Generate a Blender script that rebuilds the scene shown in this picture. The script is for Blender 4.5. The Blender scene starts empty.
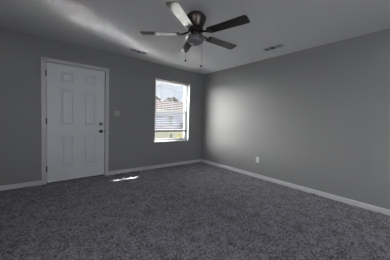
import bpy, bmesh, math, random
from mathutils import Vector, Matrix, noise
random.seed(7)
S = bpy.context.scene
COL = S.collection
R = math.radians
PI = math.pi

# ------------------------------------------------------------------ camera
cd = bpy.data.cameras.new('camera'); cam = bpy.data.objects.new('camera', cd); COL.objects.link(cam)
F_PX = 192.787
cd.sensor_width = 36.0; cd.lens = F_PX * 36.0 / 390.0; cd.clip_start = 0.05; cd.clip_end = 300
r_ = Vector((0.77940107, -0.62573291, 0.03150067)); u_ = Vector((0.006971, 0.05893624, 0.99823741)); f_ = Vector((0.62648653, 0.77780771, -0.05029695))
m = Matrix((r_, u_, -f_)).transposed().to_4x4(); m.translation = Vector((-3.57106, -4.10476, 1.15961))
cam.matrix_world = m
S.camera = cam

# ------------------------------------------------------------------ colour management, world, sun, daylight portal, added fill lamps
S.view_settings.view_transform = 'Standard'
try: S.view_settings.look = 'None'
except Exception: pass
S.view_settings.gamma = 1.0
S.view_settings.use_curve_mapping = False
S.view_settings.exposure = 0.0
S.cycles.use_denoising = True
S.cycles.max_bounces = 12; S.cycles.diffuse_bounces = 8; S.cycles.transparent_max_bounces = 16
S.cycles.sample_clamp_indirect = 0.0; S.cycles.blur_glossy = 0.0

SKY_FILL = 40.0; SKY = 1.0
W = bpy.data.worlds.new('sky'); S.world = W; W.use_nodes = True
nt = W.node_tree; nt.nodes.clear()
wo = nt.nodes.new('ShaderNodeOutputWorld'); bg = nt.nodes.new('ShaderNodeBackground')
tc = nt.nodes.new('ShaderNodeTexCoord'); sx = nt.nodes.new('ShaderNodeSeparateXYZ')
rp = nt.nodes.new('ShaderNodeValToRGB')
e = rp.color_ramp.elements
e[0].position = 0.0; e[0].color = (0.80, 0.87, 0.97, 1)
e[1].position = 1.0; e[1].color = (0.40, 0.60, 0.95, 1)
k = e.new(0.25); k.color = (0.78, 0.86, 1.0, 1)
nz = nt.nodes.new('ShaderNodeTexNoise'); nz.inputs['Scale'].default_value = 3.0; nz.inputs['Detail'].default_value = 5
mx = nt.nodes.new('ShaderNodeMix'); mx.data_type = 'RGBA'
cr = nt.nodes.new('ShaderNodeValToRGB'); cr.color_ramp.elements[0].position = .45; cr.color_ramp.elements[1].position = .7
nt.links.new(tc.outputs['Generated'], sx.inputs[0]); nt.links.new(sx.outputs['Z'], rp.inputs['Fac'])
nt.links.new(tc.outputs['Generated'], nz.inputs['Vector']); nt.links.new(nz.outputs['Fac'], cr.inputs['Fac'])
nt.links.new(cr.outputs['Color'], mx.inputs['Factor']); nt.links.new(rp.outputs['Color'], mx.inputs['A'])
mx.inputs['B'].default_value = (.95, .96, 1.0, 1)
# added bright sky region out of view, lighting the room through the window
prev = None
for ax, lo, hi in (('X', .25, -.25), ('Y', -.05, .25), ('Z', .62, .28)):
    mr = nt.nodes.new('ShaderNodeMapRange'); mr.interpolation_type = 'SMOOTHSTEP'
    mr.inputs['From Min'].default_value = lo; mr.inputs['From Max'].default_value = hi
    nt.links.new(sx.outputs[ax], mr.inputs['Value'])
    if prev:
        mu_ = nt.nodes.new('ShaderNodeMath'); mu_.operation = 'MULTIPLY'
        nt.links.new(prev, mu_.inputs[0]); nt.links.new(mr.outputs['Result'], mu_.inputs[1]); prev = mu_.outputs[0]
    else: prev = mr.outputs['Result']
mu_ = nt.nodes.new('ShaderNodeMath'); mu_.operation = 'MULTIPLY_ADD'; mu_.inputs[1].default_value = SKY_FILL; mu_.inputs[2].default_value = SKY
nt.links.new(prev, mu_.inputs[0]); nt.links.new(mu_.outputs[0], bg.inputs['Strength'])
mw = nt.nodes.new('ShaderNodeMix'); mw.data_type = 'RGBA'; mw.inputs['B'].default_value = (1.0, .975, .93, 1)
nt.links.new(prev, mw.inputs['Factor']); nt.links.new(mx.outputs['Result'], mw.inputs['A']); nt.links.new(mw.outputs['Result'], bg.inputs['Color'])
nt.links.new(bg.outputs[0], wo.inputs[0])

sd = bpy.data.lights.new('sun', 'SUN'); sd.energy = 67.0; sd.angle = R(0.6); sd.color = (1.0, .96, .9)
sun = bpy.data.objects.new('sun', sd); COL.objects.link(sun)
sun.location = (8, 6, 8)
sun.rotation_euler = Vector((-2.49, -1.0, -1.6)).to_track_quat('-Z', 'Y').to_euler()

def area(name, loc, direction, sx_, sy_, power, color=(1, 1, 1), portal=False):
    d = bpy.data.lights.new(name, 'AREA'); d.shape = 'RECTANGLE'; d.size = sx_; d.size_y = sy_; d.energy = power; d.spread = PI if portal else R(115); d.color = color
    o = bpy.data.objects.new(name, d); COL.objects.link(o); o.location = loc
    o.rotation_euler = Vector(direction).to_track_quat('-Z', 'Y').to_euler()
    if portal: d.cycles.is_portal = True
    return o
XW_ = -5.3; YB_ = -6.2
area('daylight_portal', (-.98, .30, 1.36), (0, -1, 0), 1.15, 1.65, 1.0, portal=True)
# added fill lamp in an unseen side window, left of and behind the camera
area('side_fill', (XW_ - .15, -4.3, 1.35), (1, 0, 0), 1.4, 1.8, 19.0, (.97, .98, 1.0))
# second added fill lamp, in an unseen window of the back wall
area('back_fill', (-2.7, YB_ - .15, 1.35), (0, 1, 0), 1.8, 1.35, 11.5, (.96, .97, 1.0))

# ------------------------------------------------------------------ materials
def mat(name, col, rough=.6, metal=0.0, spec=.5, bump=0.0, bscale=80.0, var=0.0, vscale=6.0, coat=0.0):
    M = bpy.data.materials.new(name); M.use_nodes = True
    n = M.node_tree; b = n.nodes['Principled BSDF']
    b.inputs['Base Color'].default_value = (*col, 1); b.inputs['Roughness'].default_value = rough
    b.inputs['Metallic'].default_value = metal; b.inputs['Specular IOR Level'].default_value = spec
    b.inputs['Coat Weight'].default_value = coat
    t = n.nodes.new('ShaderNodeTexCoord')
    if var:
        z = n.nodes.new('ShaderNodeTexNoise'); z.inputs['Scale'].default_value = vscale; z.inputs['Detail'].default_value = 6
        q = n.nodes.new('ShaderNodeMix'); q.data_type = 'RGBA'
        q.inputs['A'].default_value = (*[c * (1 - var) for c in col], 1); q.inputs['B'].default_value = (*[min(1, c * (1 + var)) for c in col], 1)
        n.links.new(t.outputs['Object'], z.inputs['Vector']); n.links.new(z.outputs['Fac'], q.inputs['Factor'])
        n.links.new(q.outputs['Result'], b.inputs['Base Color'])
    if bump:
        z = n.nodes.new('ShaderNodeTexNoise'); z.inputs['Scale'].default_value = bscale; z.inputs['Detail'].default_value = 3
        p = n.nodes.new('ShaderNodeBump'); p.inputs['Strength'].default_value = bump; p.inputs['Distance'].default_value = .01
        n.links.new(t.outputs['Object'], z.inputs['Vector']); n.links.new(z.outputs['Fac'], p.inputs['Height'])
        n.links.new(p.outputs['Normal'], b.inputs['Normal'])
    return M

M = {}
M['wall'] = mat('grey_wall_paint', (.255, .256, .258), .51, bump=.12, bscale=160, var=.03, vscale=1.5)
M['ceiling'] = mat('ceiling_paint', (.66, .67, .68), .85, bump=.2, bscale=120)
M['trim'] = mat('white_trim_paint', (.55, .55, .56), .38)
M['door'] = mat('white_door_paint', (.66, .68, .71), .4, var=.015, vscale=3)
M['dark_metal'] = mat('dark_bronze_metal', (.035, .03, .028), .35, metal=.8)
M['bronze'] = mat('brushed_bronze', (.10, .085, .075), .32, metal=.9, var=.2, vscale=20)
M['black'] = mat('dark_rubber', (.012, .012, .013), .6)
M['vinyl'] = mat('white_vinyl', (.55, .56, .58), .35)
M['slat'] = mat('white_blind_slat', (.78, .78, .79), .30, metal=.75, spec=.6)
M['cord'] = mat('white_cord', (.55, .55, .55), .8)
M['plate'] = mat('white_plastic_plate', (.62, .63, .63), .35)
M['vent'] = mat('white_vent_metal', (.50, .51, .52), .45)
M['louver'] = mat('shaded_vent_louver', (.16, .16, .165), .5)  # vent metal darkened to stand for shade in the middle section
M['switch'] = mat('grey_switch_plate', (.38, .38, .37), .4)  # darker grey than the outlet plate
M['vent_shade'] = mat('duct_shade', (.01, .01, .01), .9)
M['frost'] = mat('frosted_glass', (.15, .155, .17), .45, spec=.35)
M['chain'] = mat('chain_metal', (.10, .095, .09), .4, metal=.8)
M['clear_trim'] = mat('polished_nickel', (.7, .69, .67), .2, metal=1.0)

def wood():
    Mt = bpy.data.materials.new('mahogany_blade'); Mt.use_nodes = True; n = Mt.node_tree; b = n.nodes['Principled BSDF']
    t = n.nodes.new('ShaderNodeTexCoord'); mp = n.nodes.new('ShaderNodeMapping'); mp.inputs['Scale'].default_value = (3, 40, 10)
    z = n.nodes.new('ShaderNodeTexNoise'); z.inputs['Scale'].default_value = 2.0; z.inputs['Detail'].default_value = 6
    c = n.nodes.new('ShaderNodeValToRGB'); c.color_ramp.elements[0].color = (.006, .003, .003, 1); c.color_ramp.elements[1].color = (.024, .011, .009, 1)
    n.links.new(t.outputs['Object'], mp.inputs['Vector']); n.links.new(mp.outputs['Vector'], z.inputs['Vector']); n.links.new(z.outputs['Fac'], c.inputs['Fac'])
    n.links.new(c.outputs['Color'], b.inputs['Base Color']); b.inputs['Roughness'].default_value = .2; b.inputs['Specular IOR Level'].default_value = .5; b.inputs['Coat Weight'].default_value = .35; b.inputs['Coat Roughness'].default_value = .07
    return Mt
M['wood'] = wood()

def glass():
    Mt = bpy.data.materials.new('window_glass'); Mt.use_nodes = True; n = Mt.node_tree; n.nodes.clear()
    o = n.nodes.new('ShaderNodeOutputMaterial'); mxs = n.nodes.new('ShaderNodeMixShader'); t = n.nodes.new('ShaderNodeBsdfTransparent'); g = n.nodes.new('ShaderNodeBsdfGlossy')
    lw = n.nodes.new('ShaderNodeLayerWeight'); lw.inputs['Blend'].default_value = .5
    pw = n.nodes.new('ShaderNodeMath'); pw.operation = 'POWER'; pw.inputs[1].default_value = 5.0
    fr = n.nodes.new('ShaderNodeMath'); fr.operation = 'MULTIPLY_ADD'; fr.inputs[1].default_value = .6; fr.inputs[2].default_value = .04
    n.links.new(lw.outputs['Facing'], pw.inputs[0]); n.links.new(pw.outputs[0], fr.inputs[0])
    t.inputs['Color'].default_value = (.95, .96, .96, 1); g.inputs['Roughness'].default_value = .02
    n.links.new(fr.outputs[0], mxs.inputs['Fac']); n.links.new(t.outputs[0], mxs.inputs[1]); n.links.new(g.outputs[0], mxs.inputs[2]); n.links.new(mxs.outputs[0], o.inputs[0])
    return Mt
M['glass'] = glass()

def carpet():
    Mt = bpy.data.materials.new('grey_shag_carpet'); Mt.use_nodes = True; n = Mt.node_tree; b = n.nodes['Principled BSDF']
    t = n.nodes.new('ShaderNodeTexCoord')
    z1 = n.nodes.new('ShaderNodeTexNoise'); z1.inputs['Scale'].default_value = 46; z1.inputs['Detail'].default_value = 4; z1.inputs['Roughness'].default_value = .75
    z2 = n.nodes.new('ShaderNodeTexNoise'); z2.inputs['Scale'].default_value = 7; z2.inputs['Detail'].default_value = 4
    ad = n.nodes.new('ShaderNodeMath'); ad.operation = 'MULTIPLY_ADD'; ad.inputs[1].default_value = .18; 
    sb = n.nodes.new('ShaderNodeMath'); sb.operation = 'MULTIPLY'; sb.inputs[1].default_value = .82
    c = n.nodes.new('ShaderNodeValToRGB')
    c.color_ramp.elements[0].position = .40; c.color_ramp.elements[0].color = (.050, .048, .056, 1)
    c.color_ramp.elements[1].position = .62; c.color_ramp.elements[1].color = (.365, .345, .392, 1)
    n.links.new(t.outputs['Object'], z1.inputs['Vector']); n.links.new(t.outputs['Object'], z2.inputs['Vector'])
    n.links.new(z1.outputs['Fac'], sb.inputs[0]); n.links.new(z2.outputs['Fac'], ad.inputs[0]); n.links.new(sb.outputs[0], ad.inputs[2])
    n.links.new(ad.outputs[0], c.inputs['Fac']); n.links.new(c.outputs['Color'], b.inputs['Base Color'])
    b.inputs['Roughness'].default_value = .95; b.inputs['Specular IOR Level'].default_value = .1
    b.inputs['Sheen Weight'].default_value = .15
    p = n.nodes.new('ShaderNodeBump'); p.inputs['Strength'].default_value = .8; p.inputs['Distance'].default_value = .012
    n.links.new(z1.outputs['Fac'], p.inputs['Height']); n.links.new(p.outputs['Normal'], b.inputs['Normal'])
    return Mt
M['carpet'] = carpet()
def siding():
    Mt = bpy.data.materials.new('lilac_grey_siding'); Mt.use_nodes = True; n = Mt.node_tree; b = n.nodes['Principled BSDF']
    t = n.nodes.new('ShaderNodeTexCoord'); w = n.nodes.new('ShaderNodeTexWave'); w.bands_direction = 'Z'; w.wave_profile = 'SAW'; w.inputs['Scale'].default_value = 1.6
    p = n.nodes.new('ShaderNodeBump'); p.inputs['Strength'].default_value = .6; p.inputs['Distance'].default_value = .02
    n.links.new(t.outputs['Object'], w.inputs['Vector']); n.links.new(w.outputs['Fac'], p.inputs['Height']); n.links.new(p.outputs['Normal'], b.inputs['Normal'])
    b.inputs['Specular IOR Level'].default_value = .05; b.inputs['Base Color'].default_value = (.74, .73, .86, 1); b.inputs['Roughness'].default_value = .7
    return Mt
M['siding'] = siding()
M['shingle'] = mat('pinkish_grey_shingles', (.072, .064, .063), .9, var=.2, vscale=4, spec=0.0)
M['white_paint'] = mat('white_outdoor_paint', (.75, .74, .72), .6, spec=0.0)
M['dark_pane'] = mat('dark_window_pane', (.13, .16, .20), .1)
M['lawn'] = mat('dry_lawn', (.058, .058, .050), .9, var=.25, vscale=1.2, bump=.3, bscale=20, spec=0.0)
M['leaf_grey'] = mat('hazy_tree_leaves', (.16, .15, .137), .8, var=.3, vscale=1, spec=0.0)
M['leaf_yellow'] = mat('yellow_green_leaves', (.18, .17, .07), .6, var=.25, vscale=10, spec=0.0)
M['leaf_purple'] = mat('purplish_leaves', (.12, .09, .13), .7, var=.25, vscale=5, spec=0.0)
M['leaf_dark'] = mat('dark_green_leaves', (.05, .07, .04), .7, spec=0.0)
M['bark'] = mat('bark', (.09, .07, .05), .9, bump=.4, bscale=15, spec=0.0)
M['brick'] = mat('outer_wall', (.45, .40, .36), .8, var=.1, vscale=6)

# ------------------------------------------------------------------ helpers
def box(bm, x0, x1, y0, y1, z0, z1, bevel=0.0):
    r = bmesh.ops.create_cube(bm, size=1.0, matrix=Matrix.Translation(((x0 + x1) / 2, (y0 + y1) / 2, (z0 + z1) / 2)) @ Matrix.Diagonal((abs(x1 - x0), abs(y1 - y0), abs(z1 - z0), 1)))
    if bevel:
        ed = list({e for v in r['verts'] for e in v.link_edges})
        bmesh.ops.bevel(bm, geom=ed, offset=bevel, segments=2, affect='EDGES', profile=.5)

def lathe(bm, prof, seg=32, axis='Z', at=(0, 0, 0)):
    rings = []
    at = Vector(at)
    for rad, h in prof:
        ring = []
        for i in range(1 if rad < 1e-6 else seg):
            a = 2 * PI * i / seg
            p = Vector((rad * math.cos(a), rad * math.sin(a), h))
            if axis == 'Y': p = Vector((p.x, -p.z, p.y))
            if axis == 'X': p = Vector((-p.z, p.y, p.x))
            ring.append(bm.verts.new(at + p))
        rings.append(ring)
    for A, B in zip(rings, rings[1:]):
        for i in range(seg):
            j = (i + 1) % seg
            q = [A[i % len(A)], A[j % len(A)], B[j % len(B)], B[i % len(B)]]
            u = []
            for v in q:
                if v not in u: u.append(v)
            if len(u) > 2: bm.faces.new(u)
    for ring in (rings[0], rings[-1]):
        if len(ring) > 2: bm.faces.new(ring)

def tube(bm, pts, rad, seg=8):
    pts = [Vector(p) for p in pts]; rings = []
    for i, p in enumerate(pts):
        d = (pts[min(i + 1, len(pts) - 1)] - pts[max(i - 1, 0)]).normalized()
        q = d.to_track_quat('Z', 'Y')
        rr = rad[i] if isinstance(rad, (list, tuple)) else rad
        rings.append([bm.verts.new(p + q @ Vector((rr * math.cos(2 * PI * k / seg), rr * math.sin(2 * PI * k / seg), 0))) for k in range(seg)])
    for A, B in zip(rings, rings[1:]):
        for i in range(seg): bm.faces.new((A[i], A[(i + 1) % seg], B[(i + 1) % seg], B[i]))
    bm.faces.new(rings[0]); bm.faces.new(rings[-1])

def prism(bm, outline, z0, z1):
    a = [bm.verts.new((x, y, z0)) for x, y in outline]; b = [bm.verts.new((x, y, z1)) for x, y in outline]
    bm.faces.new(a); bm.faces.new(b); n = len(a)
    for i in range(n): bm.faces.new((a[i], a[(i + 1) % n], b[(i + 1) % n], b[i]))

def obj(name, bm, material, parent=None, smooth=False, loc=None):
    bmesh.ops.recalc_face_normals(bm, faces=bm.faces)
    me = bpy.data.meshes.new(name); bm.to_mesh(me); bm.free()
    me.materials.append(material)
    if smooth:
        for p in me.polygons: p.use_smooth = True
        try: me.set_sharp_from_angle(angle=R(35))
        except Exception: pass
    o = bpy.data.objects.new(name, me); COL.objects.link(o)
    if parent: o.parent = parent
    if loc: o.location = loc
    return o
def N(): return bmesh.new()
def empty(name, loc=(0, 0, 0), rz=0.0):
    o = bpy.data.objects.new(name, None); COL.objects.link(o); o.location = loc; o.rotation_euler = (0, 0, rz); o.empty_display_size = .1
    return o
def tag(o, label, cat, group=None, kind=None):
    o['label'] = label; o['category'] = cat
    if group: o['group'] = group
    if kind: o['kind'] = kind
    return o
def struct(o, label=None, cat=None):
    o['kind'] = 'structure'
    if label: o['label'] = label
    if cat: o['category'] = cat
    return o

def wall_slab(bm, a0, a1, z0, z1, t0, t1, holes, axis):
    """a slab with rectangular holes; axis 'x' runs along x (thickness in y), axis 'y' along y (thickness in x)"""
    cu = sorted({a0, a1, *[h[0] for h in holes], *[h[1] for h in holes]}); cz = sorted({z0, z1, *[h[2] for h in holes], *[h[3] for h in holes]})
    def hole(u, z): return any(h[0] < u < h[1] and h[2] < z < h[3] for h in holes) or not (a0 < u < a1 and z0 < z < z1)
    cache = {}
    def V(u, t, z):
        k = (round(u, 5), round(t, 5), round(z, 5))
        if k not in cache: cache[k] = bm.verts.new((u, t, z) if axis == 'x' else (t, u, z))
        return cache[k]
    for i in range(len(cu) - 1):
        for j in range(len(cz) - 1):
            u0, u1, w0, w1 = cu[i], cu[i + 1], cz[j], cz[j + 1]; mu, mz = (u0 + u1) / 2, (w0 + w1) / 2
            if hole(mu, mz): continue
            for t in (t0, t1): bm.faces.new((V(u0, t, w0), V(u1, t, w0), V(u1, t, w1), V(u0, t, w1)))
            for (pu, pz, A, B) in ((u0 - 1e-3, mz, (u0, w0), (u0, w1)), (u1 + 1e-3, mz, (u1, w0), (u1, w1)), (mu, w0 - 1e-3, (u0, w0), (u1, w0)), (mu, w1 + 1e-3, (u0, w1), (u1, w1))):
                if hole(pu, pz): bm.faces.new((V(A[0], t0, A[1]), V(B[0], t0, B[1]), V(B[0], t1, B[1]), V(A[0], t1, A[1])))

# ------------------------------------------------------------------ room shell
H = 2.44; XW = -5.3; YB = -6.2; TH = .20
DX0, DX1, DZ1 = -3.497, -2.556, 2.066           # door opening (inside of the jambs)
WX0, WX1, WZ0, WZ1 = -1.486, -.480, .612, 2.122    # window opening
b = N(); wall_slab(b, XW - TH, TH, -.5, H + .1, 0, TH, [(DX0 - .02, DX1 + .02, 0, DZ1 + .02), (WX0, WX1, WZ0, WZ1)], 'x')
struct(obj('wall_left', b, M['wall']))
b = N(); wall_slab(b, YB - TH, 0, -.5, H + .1, 0, TH, [], 'y'); struct(obj('wall_right', b, M['wall']))
b = N(); wall_slab(b, XW - TH, TH, -.5, H + .1, YB - TH, YB, [(-3.65, -1.75, .65, 2.05)], 'x'); struct(obj('wall_back', b, M['wall']))
b = N(); wall_slab(b, YB, 0, -.5, H + .1, XW - TH, XW, [(-5.25, -3.35, .62, 2.08)], 'y'); struct(obj('wall_side', b, M['wall']))
b = N(); box(b, XW, 0, YB, 0, H, H + .1); struct(obj('ceiling', b, M['ceiling']))

# carpeted floor: one surface with a tufted, uneven pile
b = N(); st = .021; nx = int(-XW / st); ny = int(-YB / st); g = []
for j in range(ny + 1):
    row = []
    for i in range(nx + 1):
        x = XW - XW * i / nx; y = YB - YB * j / ny
        n1 = noise.noise(Vector((x * 5, y * 5, 0))); n2 = noise.noise(Vector((x * 17, y * 17, 3)))
        n3 = noise.noise(Vector((x * 11, y * 11, 8)))
        z = -.009 + .004 * n1 + .006 * n3 + .008 * n2 + random.uniform(-.007, .007)
        jx = random.uniform(-.004, .004) if 0 < i < nx else 0; jy = random.uniform(-.004, .004) if 0 < j < ny else 0
        row.append(b.verts.new((x + jx, y + jy, z)))
    g.append(row)
for j in range(ny):
    for i in range(nx): b.faces.new((g[j][i], g[j][i + 1], g[j + 1][i + 1], g[j + 1][i]))
rim = [g[0][i] for i in range(nx + 1)] + [g[j][nx] for j in range(1, ny + 1)] + [g[ny][i] for i in range(nx - 1, -1, -1)] + [g[j][0] for j in range(ny - 1, 0, -1)]
low = [b.verts.new((v.co.x, v.co.y, -.12)) for v in rim]
for i in range(len(rim)): b.faces.new((rim[i], rim[(i + 1) % len(rim)], low[(i + 1) % len(rim)], low[i]))
b.faces.new(low)
struct(obj('floor', b, M['carpet'], smooth=True))

def baseboard(bm, a0, a1, axis, h=.066, t=.014):
    pr = [(0, -.01), (t, -.01), (t, h * .78), (t * .55, h * .93), (t * .3, h), (0, h)]
    A = []; 
    for u in (a0, a1):
        A.append([bm.verts.new((u, -d, z) if axis == 'x' else (-d, u, z)) for d, z in pr])
    n = len(pr)
    for i in range(n): bm.faces.new((A[0][i], A[0][(i + 1) % n], A[1][(i + 1) % n], A[1][i]))
    bm.faces.new(A[0]); bm.faces.new(A[1])
b = N(); baseboard(b, XW, DX0 - .059, 'x'); baseboard(b, DX1 + .06, 0, 'x'); struct(obj('baseboard_left', b, M['trim']))
b = N(); baseboard(b, YB, 0, 'y'); struct(obj('baseboard_right', b, M['trim']))

# door casing (moulded) and jambs
b = N()
CW = .059; ct = .016
box(b, DX0 - CW, DX0, -ct, 0, -.01, DZ1 + CW - .006, .004); box(b, DX1, DX1 + CW + .001, -ct, 0, -.01, DZ1 + CW - .006, .004)
box(b, DX0 - CW, DX1 + CW + .001, -ct, 0, DZ1 - .006, DZ1 + CW - .006, .004)
box(b, DX0 - CW + .006, DX0 - CW + .018, -ct - .006, -ct + .002, -.01, DZ1 + CW - .012, .003)
box(b, DX1 + CW - .018, DX1 + CW - .006, -ct - .006, -ct + .002, -.01, DZ1 + CW - .012, .003)
box(b, DX0 - CW + .006, DX1 + CW - .006, -ct - .006, -ct + .002, DZ1 + CW - .024, DZ1 + CW - .012, .003)
struct(obj('trim_1', b, M['trim']), 'white moulded casing around the six-panel door', 'door casing')
b = N()
box(b, DX0 - .02, DX0 + .006, .0, TH, 0, DZ1 + .02); box(b, DX1 - .006, DX1 + .02, .0, TH, 0, DZ1 + .02); box(b, DX0, DX1, .0, TH, DZ1 - .006, DZ1 + .02)
box(b, DX0 + .006, DX0 + .02, .0562, .1, .012, DZ1 - .006); box(b, DX1 - .02, DX1 - .006, .0562, .1, .012, DZ1 - .006); box(b, DX0 + .006, DX1 - .006, .0562, .1, DZ1 - .02, DZ1 - .006)
struct(obj('trim_2', b, M['trim']), 'white door jamb inside the casing', 'door jamb')

# ------------------------------------------------------------------ six panel door
door = struct(empty('door_1', (0, 0, 0)), 'white six-panel door with dark knob and deadbolt', 'door')
SX0, SX1, SZ0, SZ1 = -3.479, -2.573, .020, 2.054; FY = .012; BY = .056
px = [(-3.290, -3.108), (-2.930, -2.744)]; pz = [(.262, .800), (1.000, 1.628), (1.748, 1.922)]
b = N(); hol = [(x0, x1, z0, z1) for x0, x1 in px for z0, z1 in pz]
cu = sorted({SX0, SX1, *[v for p in px for v in p]}); cz = sorted({SZ0, SZ1, *[v for p in pz for v in p]})
cache = {}
def V(x, y, z):
    k = (round(x, 4), round(y, 4), round(z, 4))
    if k not in cache: cache[k] = b.verts.new((x, y, z))
    return cache[k]
for i in range(len(cu) - 1):
    for j in range(len(cz) - 1):
        mu, mz = (cu[i] + cu[i + 1]) / 2, (cz[j] + cz[j + 1]) / 2
        if any(h[0] < mu < h[1] and h[2] < mz < h[3] for h in hol): continue
        b.faces.new((V(cu[i], FY, cz[j]), V(cu[i + 1], FY, cz[j]), V(cu[i + 1], FY, cz[j + 1]), V(cu[i], FY, cz[j + 1])))
for h in hol:
    prev = None
    for ins, dep in ((0, 0), (.004, .006), (.014, .009), (.022, .009), (.040, .002), (.042, .001)):
        ring = [V(h[0] + ins, FY + dep, h[2] + ins), V(h[1] - ins, FY + dep, h[2] + ins), V(h[1] - ins, FY + dep, h[3] - ins), V(h[0] + ins, FY + dep, h[3] - ins)]
        if prev:
            for q in range(4): b.faces.new((prev[q], prev[(q + 1) % 4], ring[(q + 1) % 4], ring[q]))
        prev = ring
    b.faces.new(prev)
bd = [(SX0, SZ0), (SX1, SZ0), (SX1, SZ1), (SX0, SZ1)]
xs = cu; zs = cz
per = [(x, SZ0) for x in xs] + [(SX1, z) for z in zs[1:]] + [(x, SZ1) for x in xs[-2::-1]] + [(SX0, z) for z in zs[-2:0:-1]]
back = [V(x, BY, z) for x, z in per]; fr = [V(x, FY, z) for x, z in per]
for i in range(len(per)): b.faces.new((fr[i], fr[(i + 1) % len(per)], back[(i + 1) % len(per)], back[i]))
b.faces.new(back)
obj('door_slab', b, M['door'], door)
b = N(); box(b, DX0 + .006, DX1 - .006, -.004, .12, -.008, .012, .003); obj('threshold', b, M['black'], door)
KX = -2.638
b = N(); lathe(b, [(.0, 0), (.032, 0), (.033, .004), (.028, .010), (.013, .014), (.011, .030), (.022, .036), (.028, .048), (.027, .060), (.018, .068), (0, .070)], 24, 'Y', (KX, FY, .886)); obj('door_knob', b, M['dark_metal'], door, True)
b = N(); lathe(b, [(0, 0), (.031, 0), (.031, .008), (.024, .016), (0, .017)], 24, 'Y', (KX, FY, 1.030)); dbt = obj('deadbolt', b, M['bronze'], door, True)
b = N(); box(b, KX - .016, KX + .016, FY - .034, FY - .014, 1.024, 1.036, .003); obj('thumb_turn', b, M['bronze'], dbt)
for z in (.245, 1.070, 1.868):
    b = N(); box(b, DX0 + .001, SX0 + .001, FY - .012, FY + .006, z - .045, z + .045); lathe(b, [(0, -.048), (.007, -.048), (.007, .048), (0, .048)], 12, 'Z', (SX0 - .006, FY - .012, z)); obj('hinge', b, M['dark_metal'], door)
b = N(); box(b, DX1 - .0075, DX1 - .0055, -.002, .045, .855, .915); obj('strike_plate', b, M['bronze'], door)

# ------------------------------------------------------------------ window
win = struct(empty('window_1', (0, 0, 0)), 'white vinyl single-hung window with a lowered blind', 'window')
b = N(); e0 = .016
box(b, WX0 - .004, WX0 + e0, -.008, .012, WZ0, WZ1 - .01, .003); obj('side_liner', b, M['vinyl'], win)
b = N(); box(b, WX1 - e0, WX1 + .004, -.008, .012, WZ0, WZ1 - .01, .003); obj('side_liner', b, M['vinyl'], win)
b = N(); box(b, WX0 - .004, WX1 + .004, -.012, .115, WZ0 - .006, WZ0 + .016, .003); obj('sill', b, M['vinyl'], win)
fy0, fy1 = .115, .185; fw = .030
b = N(); box(b, WX0, WX0 + fw, fy0, fy1, WZ0, WZ1); box(b, WX1 - fw, WX1, fy0, fy1, WZ0, WZ1); box(b, WX0 + fw, WX1 - fw, fy0, fy1, WZ1 - fw, WZ1); box(b, WX0 + fw, WX1 - fw, fy0, fy1, WZ0, WZ0 + fw)
obj('window_frame', b, M['vinyl'], win)
MR = 1.365
def sash(nm, z0, z1, y0, y1, lock=False):
    x0, x1 = WX0 + fw, WX1 - fw; w = .034
    bb = N(); box(bb, x0, x0 + w, y0, y1, z0, z1); box(bb, x1 - w, x1, y0, y1, z0, z1); box(bb, x0 + w, x1 - w, y0, y1, z0, z0 + w); box(bb, x0 + w, x1 - w, y0, y1, z1 - w, z1)
    s = obj(nm, bb, M['vinyl'], win)
    bb = N(); box(bb, x0 + w, x1 - w, (y0 + y1) / 2 - .002, (y0 + y1) / 2 + .002, z0 + w, z1 - w); obj('pane', bb, M['glass'], s)
    return s
sash('lower_sash', WZ0 + fw, MR + .02, .120, .146)
sash('upper_sash', MR - .02, WZ1 - fw, .150, .176)

b = N(); wx0, wx1 = XW - .14, XW - .06
box(b, wx0, wx1, -5.25, -5.19, .62, 2.08); box(b, wx0, wx1, -3.41, -3.35, .62, 2.08); box(b, wx0, wx1, -5.19, -3.41, 2.02, 2.08); box(b, wx0, wx1, -5.19, -3.41, .62, .68)
struct(obj('added_window_2', b, M['vinyl']))  # unseen window frame, added around the side fill lamp

b = N(); wy0, wy1 = YB - .14, YB - .06
box(b, -4.25, -4.19, wy0, wy1, .65, 2.05); box(b, -2.41, -2.35, wy0, wy1, .65, 2.05); box(b, -4.19, -2.41, wy0, wy1, 1.99, 2.05); box(b, -4.19, -2.41, wy0, wy1, .65, .71)
bmesh.ops.translate(b, verts=b.verts, vec=(.6, 0, 0))
struct(obj('added_window_3', b, M['vinyl']))  # unseen window frame, added around the back fill lamp

# horizontal blind hanging in the recess
bl = tag(empty('window_blind', ((WX0 + WX1) / 2, .07, .87)), 'white horizontal slat blind lowered almost to the sill of the window', 'blind')
BX0, BX1 = WX0 + .024 - (WX0 + WX1) / 2, WX1 - .024 - (WX0 + WX1) / 2
def zz(z): return z - .87
b = N(); box(b, BX0, BX1, -.025, .025, zz(2.070), zz(2.110), .003); obj('headrail', b, M['slat'], bl)
b = N(); box(b, BX0, BX1, -.024, .024, -.015, .018, .004); obj('bottom_rail', b, mat('shaded_rail_vinyl', (.04, .04, .042), .5), bl)  # backlit look of the rail put into its dark colour
TILT = R(11); sw = .050; NS = 27; pitch = (2.055 - .905) / (NS - 1)
b = N(); rows = []
for q in range(7):
    v = -1 + 2 * q / 6; y = v * sw / 2; z = .0015 * (1 - v * v)
    yy = y * math.cos(TILT) - z * math.sin(TILT); z2 = y * math.sin(TILT) + z * math.cos(TILT)
    rows.append([(BX0, yy, z2), (BX1, yy, z2)])
top = [[b.verts.new((p[0], p[1], p[2] + .0012)) for p in r] for r in rows]; bot = [[b.verts.new((p[0], p[1], p[2] - .0012)) for p in r] for r in rows]
for q in range(6):
    b.faces.new((top[q][0], top[q][1], top[q + 1][1], top[q + 1][0])); b.faces.new((bot[q][0], bot[q][1], bot[q + 1][1], bot[q + 1][0]))
    for s in (0, 1): b.faces.new((top[q][s], top[q + 1][s], bot[q + 1][s], bot[q][s]))
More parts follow.
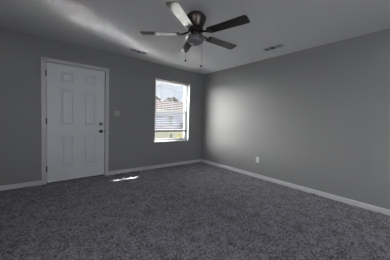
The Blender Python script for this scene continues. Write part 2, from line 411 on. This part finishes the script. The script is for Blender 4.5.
b.faces.new((top[0][0], top[0][1], bot[0][1], bot[0][0])); b.faces.new((top[6][0], top[6][1], bot[6][1], bot[6][0]))
s0 = obj('slat', b, M['slat'], bl, True, (0, 0, zz(.905)))
for i in range(1, NS):
    c = s0.copy(); COL.objects.link(c); c.parent = bl; c.location = (0, 0, zz(.905 + pitch * i))
for x in (BX0 + .17, (BX0 + BX1) / 2, BX1 - .10):
    b = N()
    for y in (-.0265, .0265): tube(b, [(x, y, 0), (x, y, zz(2.072))], .0016 if y > 0 else .003, 6)
    obj('ladder_cord', b, M['cord'], bl)

# ------------------------------------------------------------------ switch, outlet
sw_ = tag(empty('light_switch', (-2.338, 0, 1.247)), 'white double light switch plate on the wall right of the door', 'light switch')
b = N(); box(b, -.058, .058, -.006, 0, -.057, .057, .003); obj('cover_plate', b, M['switch'], sw_)
for x in (-.023, .023):
    b = N(); box(b, x - .005, x + .005, -.016, -.004, -.004, .012, .002); box(b, x - .009, x + .009, -.0075, -.004, -.017, .017); obj('toggle', b, M['switch'], sw_)
    for z in (-.030, .030):
        b = N(); lathe(b, [(0, 0), (.003, 0), (.003, .0015), (0, .0018)], 10, 'Y', (x, -.006, z)); obj('screw', b, M['vent'], sw_)
ol = tag(empty('power_outlet', (0, -1.805, .368)), 'white wall outlet low on the grey right wall', 'outlet')
b = N(); box(b, -.006, 0, -.037, .037, -.058, .058, .003); obj('cover_plate', b, M['plate'], ol)
for z in (-.021, .021):
    b = N(); lathe(b, [(0, 0), (.0165, 0), (.0165, .002), (0, .0022)], 20, 'X', (-.006, 0, z)); so = obj('socket', b, M['plate'], ol)
    b = N(); box(b, -.0088, -.0078, -.008, -.005, z - .003, z + .007); box(b, -.0088, -.0078, .005, .008, z - .003, z + .007); box(b, -.0088, -.0078, -.002, .002, z - .012, z - .008); obj('slot', b, M['black'], so)
b = N(); lathe(b, [(0, 0), (.003, 0), (.003, .0015), (0, .0018)], 10, 'X', (-.006, 0, 0)); obj('screw', b, M['vent'], ol)

# ------------------------------------------------------------------ ceiling registers
def register(loc, rz, L, Wd, label):
    t = tag(empty('air_vent', loc, rz), label, 'air vent', 'ceiling air registers')
    b = N(); f = .028
    box(b, -L / 2, L / 2, -Wd / 2, -Wd / 2 + f, -.008, 0, .002); box(b, -L / 2, L / 2, Wd / 2 - f, Wd / 2, -.008, 0, .002)
    box(b, -L / 2, -L / 2 + f, -Wd / 2 + f, Wd / 2 - f, -.008, 0, .002); box(b, L / 2 - f, L / 2, -Wd / 2 + f, Wd / 2 - f, -.008, 0, .002)
    obj('frame', b, M['vent'], t)
    b = N(); box(b, -L / 2 + f, L / 2 - f, -Wd / 2 + f, Wd / 2 - f, -.0012, -.0002); obj('duct_shade_sheet', b, M['vent_shade'], t)  # flat black sheet standing in for the shade inside the vent
    n = 9; iw = L - 2 * f
    for i in range(n):
        x = -iw / 2 + iw * (i + .5) / n; tilt = (-1 if x < -iw / 6 else (1 if x > iw / 6 else 0)) * R(35)
        b = N(); box(b, -.0012, .0012, -Wd / 2 + f, Wd / 2 - f, -.0075, .0075)
        bmesh.ops.rotate(b, verts=b.verts, cent=(0, 0, 0), matrix=Matrix.Rotation(tilt, 3, 'Y'))
        obj('louver', b, M['vent'] if tilt else M['louver'], t, False, (x, 0, -.0095))
    for x in (-iw / 6, iw / 6):
        b = N(); box(b, x - .010, x + .010, -Wd / 2 + f, Wd / 2 - f, -.009, -.002); obj('divider', b, M['vent'], t)
    return t
register((-2.09, -.47, H), 0, .33, .16, 'white ceiling vent beside the wall above the door')
register((-.465, -2.30, H), PI / 2, .36, .15, 'white ceiling vent near the right wall with dark slots')

# ------------------------------------------------------------------ ceiling fan
FX, FYc = -2.084, -2.209
fan = tag(empty('ceiling_fan', (FX, FYc, H)), 'dark five-blade ceiling fan with frosted light bowl and two pull chains', 'ceiling fan')
def fz(z): return z - H
b = N(); lathe(b, [(0, 0), (.088, 0), (.090, fz(2.418)), (.118, fz(2.412)), (.126, fz(2.398)), (.124, fz(2.38)), (.115, fz(2.35)), (.099, fz(2.315)), (.088, fz(2.29)), (.08, fz(2.28)), (0, fz(2.28))], 40); obj('motor_housing', b, M['bronze'], fan, True)
b = N(); lathe(b, [(0, fz(2.28)), (.07, fz(2.28)), (.09, fz(2.265)), (.094, fz(2.245)), (.09, fz(2.225)), (.06, fz(2.215)), (.05, fz(2.175)), (0, fz(2.175))], 40); obj('hub', b, M['dark_metal'], fan, True)
b = N(); lathe(b, [(0, fz(2.19)), (.055, fz(2.19)), (.085, fz(2.183)), (.105, fz(2.172)), (.113, fz(2.158)), (.109, fz(2.146)), (.100, fz(2.142)), (0, fz(2.142))], 40); obj('fitter_ring', b, M['dark_metal'], fan, True)
b = N(); lathe(b, [(.100, fz(2.150)), (.116, fz(2.152)), (.117, fz(2.147)), (.100, fz(2.145))], 40)
for t_ in range(3):
    q = 2.2 + t_ * 2 * PI / 3
    bmesh.ops.create_icosphere(b, subdivisions=2, radius=.011, matrix=Matrix.Translation((.118 * math.cos(q), .118 * math.sin(q), fz(2.15))))
obj('bowl_rim', b, M['clear_trim'], fan, True)
b = N(); lathe(b, [(0, fz(2.144)), (.100, fz(2.144))] + [(.101 * math.cos(a), fz(2.141) - .062 * math.sin(a)) for a in [R(6 * i) for i in range(0, 15)]] + [(0, fz(2.141) - .062)], 40); obj('light_bowl', b, M['frost'], fan, True)
def blade_outline():
    pts = [(.185, -.050), (.21, -.056)] + [(.21 + (.625 - .21) * i / 6, -.056 - .011 * i / 6) for i in range(1, 7)]
    rc = .030
    for i in range(6):
        a = -PI / 2 + (PI / 2) * i / 5; pts.append((.671 - rc + rc * math.cos(a), -.068 + rc + rc * math.sin(a)))
    up = [(x, -y) for x, y in reversed(pts)]
    return pts + up
bb = N(); prism(bb, blade_outline(), -.003, .003); 
ib = N(); tube(ib, [(.075, 0, .022), (.11, 0, .016), (.15, .0, .002), (.19, 0, -.006)], [.013, .012, .012, .010], 8)
prism(ib, [(.165, -.018), (.20, -.042), (.235, -.040), (.225, -.012), (.255, 0), (.225, .012), (.235, .040), (.20, .042), (.165, .018)], -.0075, -.0032)
ph = -1.323; proto = None
for i in range(5):
    a = ph + i * 2 * PI / 5
    if i == 0:
        bl0 = obj('blade', bb, M['wood'], fan); ir0 = obj('blade_bracket', ib, M['dark_metal'], bl0, True); blo = bl0
    else:
        blo = bl0.copy(); COL.objects.link(blo); blo.parent = fan
        c = ir0.copy(); COL.objects.link(c); c.parent = blo
    blo.location = (0, 0, fz(2.205)); blo.rotation_mode = 'XYZ'
    blo.rotation_euler = (R(-8), 0, a)
def chain(dx, dy, z0, z1):
    b = N(); n = int((z0 - z1) / .008)
    tube(b, [(dx, dy, fz(z0)), (dx, dy, fz(z1))], .0013, 6)
    for i in range(n):
        z = z0 - (z0 - z1) * i / n; bmesh.ops.create_icosphere(b, subdivisions=1, radius=.0024, matrix=Matrix.Translation((dx, dy, fz(z))))
    c = obj('pull_chain', b, M['chain'], fan)
    b = N(); lathe(b, [(0, fz(z1) + .004), (.006, fz(z1)), (.011, fz(z1 - .012)), (.010, fz(z1 - .022)), (0, fz(z1 - .028))], 14, at=(dx, dy, 0)); obj('chain_pull', b, M['dark_metal'], c, True)
chain(.064, -.050, 2.175, 1.842); chain(-.088, .070, 2.150, 1.90)

# ------------------------------------------------------------------ outdoors
b = N(); n = 40
vs = [[b.verts.new((-60 + 120 * i / n, .22 + 70 * j / n, -.5)) for i in range(n + 1)] for j in range(n + 1)]
for j in range(n):
    for i in range(n): b.faces.new((vs[j][i], vs[j][i + 1], vs[j + 1][i + 1], vs[j + 1][i]))
struct(obj('ground', b, M['lawn']), 'pale dry lawn outside the window', 'lawn')

b = N(); box(b, -14, 4, .25, 6.5, -.6, -.47); struct(obj('bounce_slab', b, mat('pale_bounce_slab', (.74, .73, .70), .9, var=.06, vscale=3)), 'unseen pale slab added outside to bounce sunlight indoors', 'bounce_slab')  # out-of-view slab, added to bounce sunlight up to the ceiling

house = tag(empty('house', (14.5, 28, -.5)), 'lilac grey sided house seen through the window across the lawn', 'house')
b = N(); box(b, -9, 9, -3, 5, .98, 3.0); obj('wall', b, M['siding'], house)
b = N(); box(b, -9.02, 9.02, -3.02, 5.02, -.05, .98); obj('base_wall', b, mat('pinkish_brick', (.60, .50, .60), .9, var=.12, vscale=5, spec=.05), house)
b = N(); a = [b.verts.new((x, y, z)) for x, y, z in ((-9.5, -3.5, 2.95), (9.5, -3.5, 2.95), (9.5, 1, 5.15), (-9.5, 1, 5.15), (-9.5, 5.5, 2.95), (9.5, 5.5, 2.95), (-9.5, -3.5, 3.13), (9.5, -3.5, 3.13), (9.5, 1, 5.33), (-9.5, 1, 5.33), (-9.5, 5.5, 3.13), (9.5, 5.5, 3.13))]
for q in ((0, 1, 2, 3), (3, 2, 5, 4), (6, 7, 8, 9), (9, 8, 11, 10), (0, 1, 7, 6), (4, 5, 11, 10), (0, 3, 9, 6), (3, 4, 10, 9), (1, 2, 8, 7), (2, 5, 11, 8)): b.faces.new([a[i] for i in q])
obj('roof', b, M['shingle'], house)
b = N(); box(b, -9.5, 9.5, -3.55, -3.50, 2.90, 3.15); obj('fascia', b, M['white_paint'], house)
WXh = 14.3 - 14.5
b = N(); box(b, WXh - .48, WXh + .48, -3.06, -3.0, .42, 2.35); wf = obj('window', b, M['white_paint'], house)
b = N(); box(b, WXh - .40, WXh + .40, -3.08, -3.055, .50, 2.27); obj('pane', b, M['dark_pane'], wf)

def foliage(bm, cx, cy, cz, rx, ry, rz, n, leaf):
    for _ in range(n):
        while True:
            v = Vector((random.uniform(-1, 1), random.uniform(-1, 1), random.uniform(-1, 1)))
            if v.length <= 1: break
        v = v.normalized() * (v.length ** .4)
        k = .78 + .35 * noise.noise(v * 2.2 + Vector((cx, cy, cz)))
        c = Vector((cx + v.x * rx * k, cy + v.y * ry * k, cz + v.z * rz * k))
        q = Vector((random.gauss(0, 1), random.gauss(0, 1), random.gauss(0, 1))).normalized().to_track_quat('Z', 'Y')
        s = leaf * random.uniform(.6, 1.2)
        bm.faces.new([bm.verts.new(c + q @ Vector(p)) for p in ((-s, 0, 0), (0, -s * .5, 0), (s, 0, 0), (0, s * .5, 0))])
def tree(name, x, y, h, r, leafmat, label, cat, group=None, n=900, leaf=.3, z0=-.5, trunk=.2, low=.35):
    t = tag(empty(name, (x, y, z0)), label, cat, group)
    b = N(); foliage(b, 0, 0, h * (1 + low) / 2, r, r, h * (1 - low) / 2 * 1.25, n, leaf)
    bmesh.ops.create_icosphere(b, subdivisions=3, radius=1, matrix=Matrix.Translation((0, 0, h * (1 + low) / 2)) @ Matrix.Diagonal((r * .62, r * .62, h * (1 - low) / 2 * .75, 1)))
    obj('foliage', b, leafmat, t)
    b = N(); tube(b, [(0, 0, -.02), (0.02 * h, 0, h * .4), (0, 0.02 * h, h * .75)], [trunk, trunk * .7, trunk * .3], 8); obj('trunk', b, M['bark'], t)
    return t
for x, y, h, r, lb in ((17.4, 37, 6.7, 2.25, 'leftmost hazy tree behind the house roof'), (22.1, 37, 7.0, 2.25, 'middle hazy tree behind the house roof'),
                   (26.8, 37, 6.4, 2.25, 'rightmost hazy tree behind the house roof'), (25.6, 43, 7.7, 3.1, 'farthest hazy tree, showing between the middle and rightmost trees')):
    tree('tree', x, y, h, r, M['leaf_grey'], lb, 'tree', 'trees behind the house', n=1500, leaf=.4)
tree('bush', 1.32, 3.0, 1.02, .36, M['leaf_yellow'], 'yellow green bush just outside the window', 'bush', n=700, leaf=.045, trunk=.03, low=.1)
tree('shrub', .84, 3.0, 1.05, .07, M['leaf_dark'], 'slim dark shrub left of the yellow bush outside the window', 'shrub', n=160, leaf=.04, trunk=.02, low=.1)
tree('shrub', 16.3, 23.6, 1.2, .9, M['leaf_purple'], 'low purplish shrub against the lilac grey house', 'shrub', n=500, leaf=.1, trunk=.06, low=.05)
b = N(); p0 = Vector((-8, 13.5, 7.0)); p1 = Vector((34, 15, 1.6))
A = Vector((5.87, 15, 4.64)); 
tube(b, [Vector((-6.0, 13.0, 5.6)) + (Vector((26, 17, 4.1)) - Vector((-6.0, 13.0, 5.6))) * (i / 24) + Vector((0, 0, -.4 * math.sin(PI * i / 24))) for i in range(25)], .02, 6)
tag(obj('power_line', b, M['black']), 'dark power line crossing the sky outside the window', 'power line')
